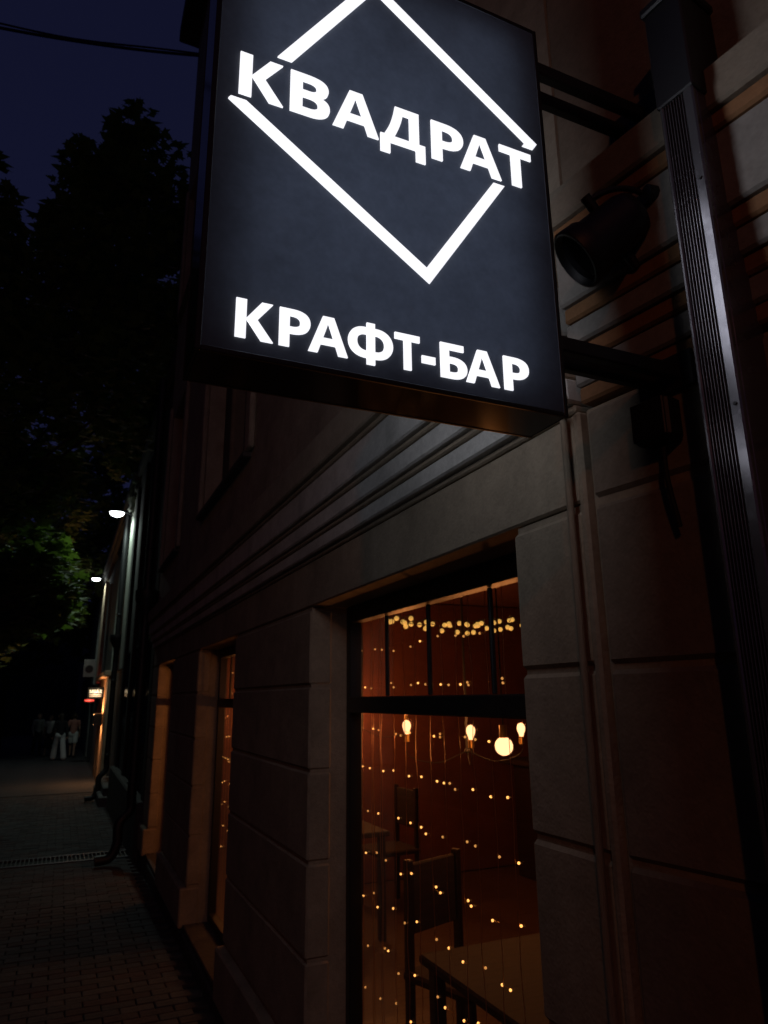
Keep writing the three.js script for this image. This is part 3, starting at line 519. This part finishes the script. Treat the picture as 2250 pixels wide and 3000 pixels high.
// ------------------------------------------------------------------ overhead cable
{
  const pts = [], pts2 = []; for (let k = 0; k <= 30; k++) { const t = k / 30, x = 1.02 - 12 * t; pts.push([x, E + 10.05 - 1.04 * 4 * t * (1 - t), -9.3]); pts2.push([x, E + 10.12 - 1.0 * 4 * t * (1 - t) + 0.02 * Math.sin(k), -9.33]); }
  const c = thing('overhead_cable', 'pair of dark overhead cables slung from the bar building across the night sky', 'cable');
  part(c, 'cable', tube(pts, 0.022, 90, 6), MT.cable); part(c, 'cable', tube(pts2, 0.014, 90, 6), MT.cable);
  const pole = thing('cable_pole', 'steel pole across the street carrying the overhead cables', 'pole', null, [-10.98, gy(-9.3) - 0.14, -9.3]);
  part(pole, 'shaft', rod([0, 0, 0], [0, E + 10.6, 0], 0.12, 0.07, 14), MT.galv); part(pole, 'foot', rod([0, 0, 0], [0, 0.3, 0], 0.2, 0.18, 14), MT.galv);
}

// ------------------------------------------------------------------ street trees
{
  const leafM = mat([0.12, 0.21, 0.025], 0.75, { transmission: 0.5, thickness: 0, side: THREE.DoubleSide });
  leafM.roughness = 0.9;
  const leafShape = new THREE.Shape([[0, -0.35], [0.06, -0.08], [0.42, -0.16], [0.33, 0.05], [0.55, 0.28], [0.25, 0.27], [0.2, 0.5], [0, 0.95], [-0.2, 0.5], [-0.25, 0.27], [-0.55, 0.28], [-0.33, 0.05], [-0.42, -0.16], [-0.06, -0.08]].map(p => new THREE.Vector2(...p)));
  const leafG = new THREE.ShapeGeometry(leafShape, 1); { const p = leafG.attributes.position; for (let i = 0; i < p.count; i++) p.setZ(i, -0.25 * Math.abs(p.getX(i)) - 0.12 * p.getY(i) * p.getY(i)); leafG.computeVertexNormals(); }
  function tree(label, x, z, h, lobes, nClump, perClump, leaf) {
    const t = thing('street_tree', label, 'tree', 'trees along the street', [x, gy(z), z]);
    const pts = [[0, -0.15, 0], [0.05, h * 0.2, 0.04], [-0.04, h * 0.42, 0], [0.03, h * 0.6, 0.05]].map(p => V(...p));
    const curve = new THREE.CatmullRomCurve3(pts), trunk = new THREE.TubeGeometry(curve, 24, 1, 12), P = trunk.attributes.position;
    for (let i = 0; i < P.count; i++) { const u = Math.floor(i / 13) / 24, c = curve.getPointAt(u), r = 0.19 * (1 - 0.65 * u) + (u < 0.06 ? 0.1 * (1 - u / 0.06) : 0); P.setXYZ(i, c.x + (P.getX(i) - c.x) * r, P.getY(i) < 0 ? P.getY(i) : c.y + (P.getY(i) - c.y) * r, c.z + (P.getZ(i) - c.z) * r); }
    trunk.computeVertexNormals(); part(t, 'trunk', triUV(trunk), MT.bark);
    const clumps = [], m = new M4(), q = new THREE.Quaternion(), all = [], limbs = [];
    for (const [cx, cy, cz, rx, ry, rz, share] of lobes) for (let k = 0; k < nClump * share; k++) {
      const d = V(rr(-1, 1), rr(-1, 1), rr(-1, 1)); while (d.length() > 1) d.set(rr(-1, 1), rr(-1, 1), rr(-1, 1));
      d.setLength(Math.pow(d.length(), 0.6)); clumps.push([cx + d.x * rx, cy + d.y * ry, cz + d.z * rz, rr(0.28, 0.6)]);
    }
    clumps.forEach(([a, b, c, r], i) => {
      if (i % 3 === 0) { const s = curve.getPointAt(Math.min(1, Math.max(0.45, b / h * 0.8))); limbs.push(tube([s, V(s.x * 0.6 + a * 0.4, s.y * 0.5 + b * 0.5 - 0.1, s.z * 0.6 + c * 0.4), V(a, b, c)], 0.022, 10, 5)); }
      for (let k = 0; k < perClump; k++) {
        const v = V(rr(-1, 1), rr(-0.8, 0.8), rr(-1, 1)).normalize().multiplyScalar(r * Math.pow(rnd(), 0.4));
        q.setFromEuler(new THREE.Euler(rr(-2.4, -0.9), rr(-0.9, 0.9), rr(0, 6.28), 'YXZ')); const s = leaf * rr(0.7, 1.25);
        all.push(new M4().compose(V(a + v.x, b + v.y, c + v.z), q, V(s, s, s)));
      }
    });
    part(t, 'limbs', merge(limbs), MT.bark);
    const im = new THREE.InstancedMesh(leafG, leafM, all.length); all.forEach((a, i) => im.setMatrixAt(i, a)); im.name = 'crown'; im.userData.kind = 'stuff'; im.castShadow = im.receiveShadow = true; t.add(im);
    return t;
  }
  // relative to the trunk foot
  const fy = -gy(-11.8) + E, x0 = -2.3;
  tree('large maple whose crown hides the sky and hangs over the pavement', x0, -11.8, 10.5, [
    [2.35, fy + 7.9, 0.3, 1.1, 1.9, 1.5, 0.2], [2.6, fy + 5.6, 0.2, 0.9, 1.4, 1.4, 0.09], [-0.6, fy + 6.4, 0, 2.2, 2.3, 2.0, 0.33], [0.9, fy + 4.3, 0, 1.4, 1.8, 1.6, 0.2], [1.5, fy + 2.0, -2.5, 0.6, 1.05, 0.8, 0.13], [-0.4, fy + 2.6, -0.6, 1.0, 1.3, 1.2, 0.1], [-2.4, fy + 3.4, 0, 1.6, 2.2, 2.0, 0.2]], 260, 80, 0.19);
  tree('tall maple in the yard behind the dark house, its crown above the roofs', 2.9, -17.2, 13, [[-1.4, 10.2, 0, 1.7, 3.0, 2.0, 0.7], [-0.9, 8.6, 0.6, 1.5, 1.4, 1.6, 0.3]], 120, 70, 0.2);
  tree('second maple behind the large one, its crown filling the dark left side of the street', -2.9, -20.5, 10, [[0.4, 6.2, 0, 2.6, 3.2, 2.6, 1]], 90, 60, 0.2);
  tree('third maple further down the street beyond the lit shop front', -3.0, -30, 11, [[1.6, 8.2, 0, 3.4, 3.6, 2.8, 1]], 130, 55, 0.26);
  tree('tall maple in the far yard behind the house row, above its cornice', 3.4, -37, 15, [[-2.2, 11.5, 0, 3.0, 4.6, 2.6, 1]], 120, 55, 0.3);
  tree('fourth maple at the far end of the pavement', -3.0, -43, 11.5, [[1.6, 8.0, 0, 3.6, 4.4, 3.0, 1]], 110, 50, 0.32);
  tree('maple across the road, farthest from the house fronts', -9.5, -17, 12, [[0, 7.5, 0, 3.6, 4.6, 3.6, 1]], 110, 50, 0.26);
}

// ------------------------------------------------------------------ people far down the pavement
{
  const skin = mat([0.42, 0.25, 0.18], 0.6), hairM = mat([0.03, 0.02, 0.015], 0.7);
  function sdfMesh(bones, lo, hi, n, k = 0.03) {              // tapered capsules joined smoothly, meshed with marching cubes
    const size = Math.max(hi[0] - lo[0], hi[1] - lo[1], hi[2] - lo[2]) / 2, mid = [(lo[0] + hi[0]) / 2, (lo[1] + hi[1]) / 2, (lo[2] + hi[2]) / 2];
    const mc = new MarchingCubes(n, new THREE.MeshBasicMaterial(), false, false, 60000); mc.isolation = 0;
    const F = mc.field, half = n / 2;
    const B = bones.map(([a, b, r0, r1]) => { const d = [b[0] - a[0], b[1] - a[1], b[2] - a[2]]; return [a, d, d[0] * d[0] + d[1] * d[1] + d[2] * d[2] || 1e-9, r0, r1]; });
    for (let z = 0; z < n; z++) for (let y = 0; y < n; y++) for (let x = 0; x < n; x++) {
      const px = mid[0] + (x - half) / half * size, py = mid[1] + (y - half) / half * size, pz = mid[2] + (z - half) / half * size; let D = 9;
      for (const [a, d, l2, r0, r1] of B) {
        const qx = px - a[0], qy = py - a[1], qz = pz - a[2], t = Math.max(0, Math.min(1, (qx * d[0] + qy * d[1] + qz * d[2]) / l2));
        const e = Math.hypot(qx - t * d[0], qy - t * d[1], qz - t * d[2]) - r0 - (r1 - r0) * t, h = Math.max(k - Math.abs(D - e), 0) / k; D = Math.min(D, e) - h * h * k * 0.25;
      }
      F[x + y * n + z * n * n] = -D;
    }
    mc.update(); const c = mc.count, g = new THREE.BufferGeometry();
    const p = mc.positionArray.slice(0, c * 3), q = mc.normalArray.slice(0, c * 3);
    for (let i = 0; i < c * 3; i++) p[i] = p[i] * size + mid[i % 3];
    g.setAttribute('position', new THREE.BufferAttribute(p, 3)); g.setAttribute('normal', new THREE.BufferAttribute(q, 3)); g.setAttribute('uv', new THREE.BufferAttribute(new Float32Array(c * 2), 2)); return g;
  }
  function person(label, x, z, turn, h, pose, topM, botM, bottom, hair, sleeves) {
    const t = thing('person', label, 'person', null, [x, gy(z) + 0.005, z]); t.rotation.y = turn; const s = h / 1.75; t.scale.setScalar(s);
    const { step = 0.1, armL = 0.1, armR = 0.1, lean = 0 } = pose;
    const hip = 0.93, kn = 0.5, legs = [-1, 1].map(k => { const f = k * step; return { h: [k * 0.09, hip, 0], k: [k * 0.095, kn, f * 0.6 + 0.03], a: [k * 0.1, 0.09, f], t: [k * 0.115, 0.035, f + 0.16] }; });
    const sh = 1.42, arms = [[-1, armL], [1, armR]].map(([k, f]) => ({ s: [k * 0.18, sh, lean], e: [k * 0.235, 1.13, lean - 0.03 + f * 0.3], w: [k * 0.22, 0.90, lean + f], h: [k * 0.21, 0.82, lean + f * 1.15], k }));
    const head = [0, 1.615, lean + 0.02];
    const fingers = arms.flatMap(a => [0, 1, 2, 3].map(i => [[a.w[0], a.w[1] - 0.06, a.w[2] + (i - 1.5) * 0.02], [a.w[0] - a.k * 0.02, a.w[1] - 0.15 + Math.abs(i - 1.2) * 0.012, a.w[2] + (i - 1.5) * 0.022 + 0.015], 0.011, 0.009]).concat([[[a.w[0], a.w[1] - 0.02, a.w[2] + 0.025], [a.w[0] - a.k * 0.015, a.w[1] - 0.075, a.w[2] + 0.06], 0.012, 0.010]]));
    const body = [[[0, 0.95, 0], [0, 1.18, lean * 0.6], 0.12, 0.11], [[0, 1.18, lean * 0.6], [0, 1.36, lean], 0.115, 0.12], [[-0.15, sh, lean], [0.15, sh, lean], 0.06, 0.06], [[0, 1.42, lean], [0, 1.55, lean + 0.01], 0.055, 0.05],
      [[0, 1.56, head[2] + 0.03], [0, 1.66, head[2]], 0.072, 0.092], [[0, 1.60, head[2] + 0.09], [0, 1.575, head[2] + 0.11], 0.012, 0.018], [[-0.085, 1.61, head[2]], [-0.092, 1.63, head[2]], 0.018, 0.018], [[0.085, 1.61, head[2]], [0.092, 1.63, head[2]], 0.018, 0.018],
      ...legs.flatMap(l => [[l.h, l.k, 0.085, 0.055], [l.k, l.a, 0.055, 0.036], [l.a, l.t, 0.04, 0.032]]), ...arms.flatMap(a => [[a.s, a.e, 0.048, 0.038], [a.e, a.w, 0.038, 0.027], [a.w, [a.w[0], a.w[1] - 0.07, a.w[2]], 0.03, 0.034]]), ...fingers];
    part(t, 'body', sdfMesh(body, [-0.95, -0.03, -0.95], [0.95, 1.87, 0.95], 104, 0.025), skin);
    const top = [[[0, 0.98, 0], [0, 1.18, lean * 0.6], 0.145, 0.135], [[0, 1.18, lean * 0.6], [0, 1.37, lean], 0.135, 0.135], [[-0.15, sh, lean], [0.15, sh, lean], 0.075, 0.075], ...arms.map(a => [a.s, sleeves > 1 ? a.e : [a.s[0] * 0.6 + a.e[0] * 0.4, a.s[1] * 0.6 + a.e[1] * 0.4, a.s[2] * 0.6 + a.e[2] * 0.4], 0.066, 0.06]), ...(sleeves > 1 ? arms.map(a => [a.e, a.w, 0.056, 0.042]) : [])];
    part(t, 'top', sdfMesh(top, [-0.6, 0.6, -0.6], [0.6, 1.8, 0.6], 64, 0.03), topM);
    const wide = bottom === 'wide', bot = [[[-0.05, 0.93, 0], [0.05, 0.93, 0], 0.135, 0.135], ...legs.flatMap(l => bottom === 'shorts' ? [[l.h, [l.h[0], 0.62, l.k[2] * 0.6], 0.11, 0.105]] : bottom === 'skirt' ? [[[0, 0.9, 0], [l.h[0] * 0.8, 0.45, l.k[2] * 0.6], 0.14, 0.15]] : [[l.h, l.k, 0.105, wide ? 0.1 : 0.075], [l.k, [l.a[0], 0.11, l.a[2]], wide ? 0.1 : 0.075, wide ? 0.11 : 0.06]])];
    part(t, bottom === 'shorts' ? 'shorts' : bottom === 'skirt' ? 'skirt' : 'trousers', sdfMesh(bot, [-0.6, -0.02, -0.6], [0.6, 1.18, 0.6], 64, 0.03), botM);
    const hg = [[[0, 1.69, head[2] - 0.02], [0, 1.66, head[2] - 0.05], 0.09, 0.085]]; if (hair === 'long') hg.push([[0, 1.66, head[2] - 0.06], [0, 1.40, head[2] - 0.09], 0.085, 0.06]); else hg.push([[0, 1.66, head[2] - 0.04], [0, 1.60, head[2] - 0.05], 0.08, 0.06]);
    part(t, 'hair', sdfMesh(hg, [-0.25, 1.3, -0.25], [0.25, 1.8, 0.25], 40, 0.02), hairM);
    part(t, 'shoes', sdfMesh(legs.map(l => [[l.a[0], 0.045, l.a[2] - 0.02], [l.t[0], 0.035, l.t[2] + 0.02], 0.048, 0.042]), [-0.5, -0.2, -0.5], [0.5, 0.8, 0.5], 56, 0.02), mat([0.05, 0.05, 0.05], 0.7));
    return t;
  }
  const cl1 = rgb => mat(rgb, 0.9);
  person('person in a pale grey shirt and dark trousers beside the person in white', -0.95, -37, 0.3, 1.8, { step: 0.16, armL: 0.15, armR: -0.1 }, cl1([0.4, 0.4, 0.38]), cl1([0.02, 0.02, 0.025]), 'trousers', 'short', 2);
  person('person in a white top and dark skirt walking with the group', -0.43, -35, -0.15, 1.72, { step: -0.18, armL: -0.1, armR: 0.12 }, cl1([0.75, 0.72, 0.68]), cl1([0.02, 0.02, 0.028]), 'skirt', 'long', 1);
  person('person in a black top and wide pale trousers striding on the pavement', 0.0, -31.5, 3.5, 1.76, { step: 0.26, armL: -0.18, armR: 0.2, lean: 0.04 }, cl1([0.015, 0.015, 0.018]), cl1([0.62, 0.64, 0.64]), 'wide', 'long', 2);
  person('person in a dusty red top and white shorts next to the shop front', 0.5, -33.5, 3.0, 1.76, { step: 0.2, armL: 0.14, armR: -0.12 }, cl1([0.45, 0.2, 0.16]), cl1([0.72, 0.71, 0.68]), 'shorts', 'short', 1);
}

renderer.render(scene, camera);
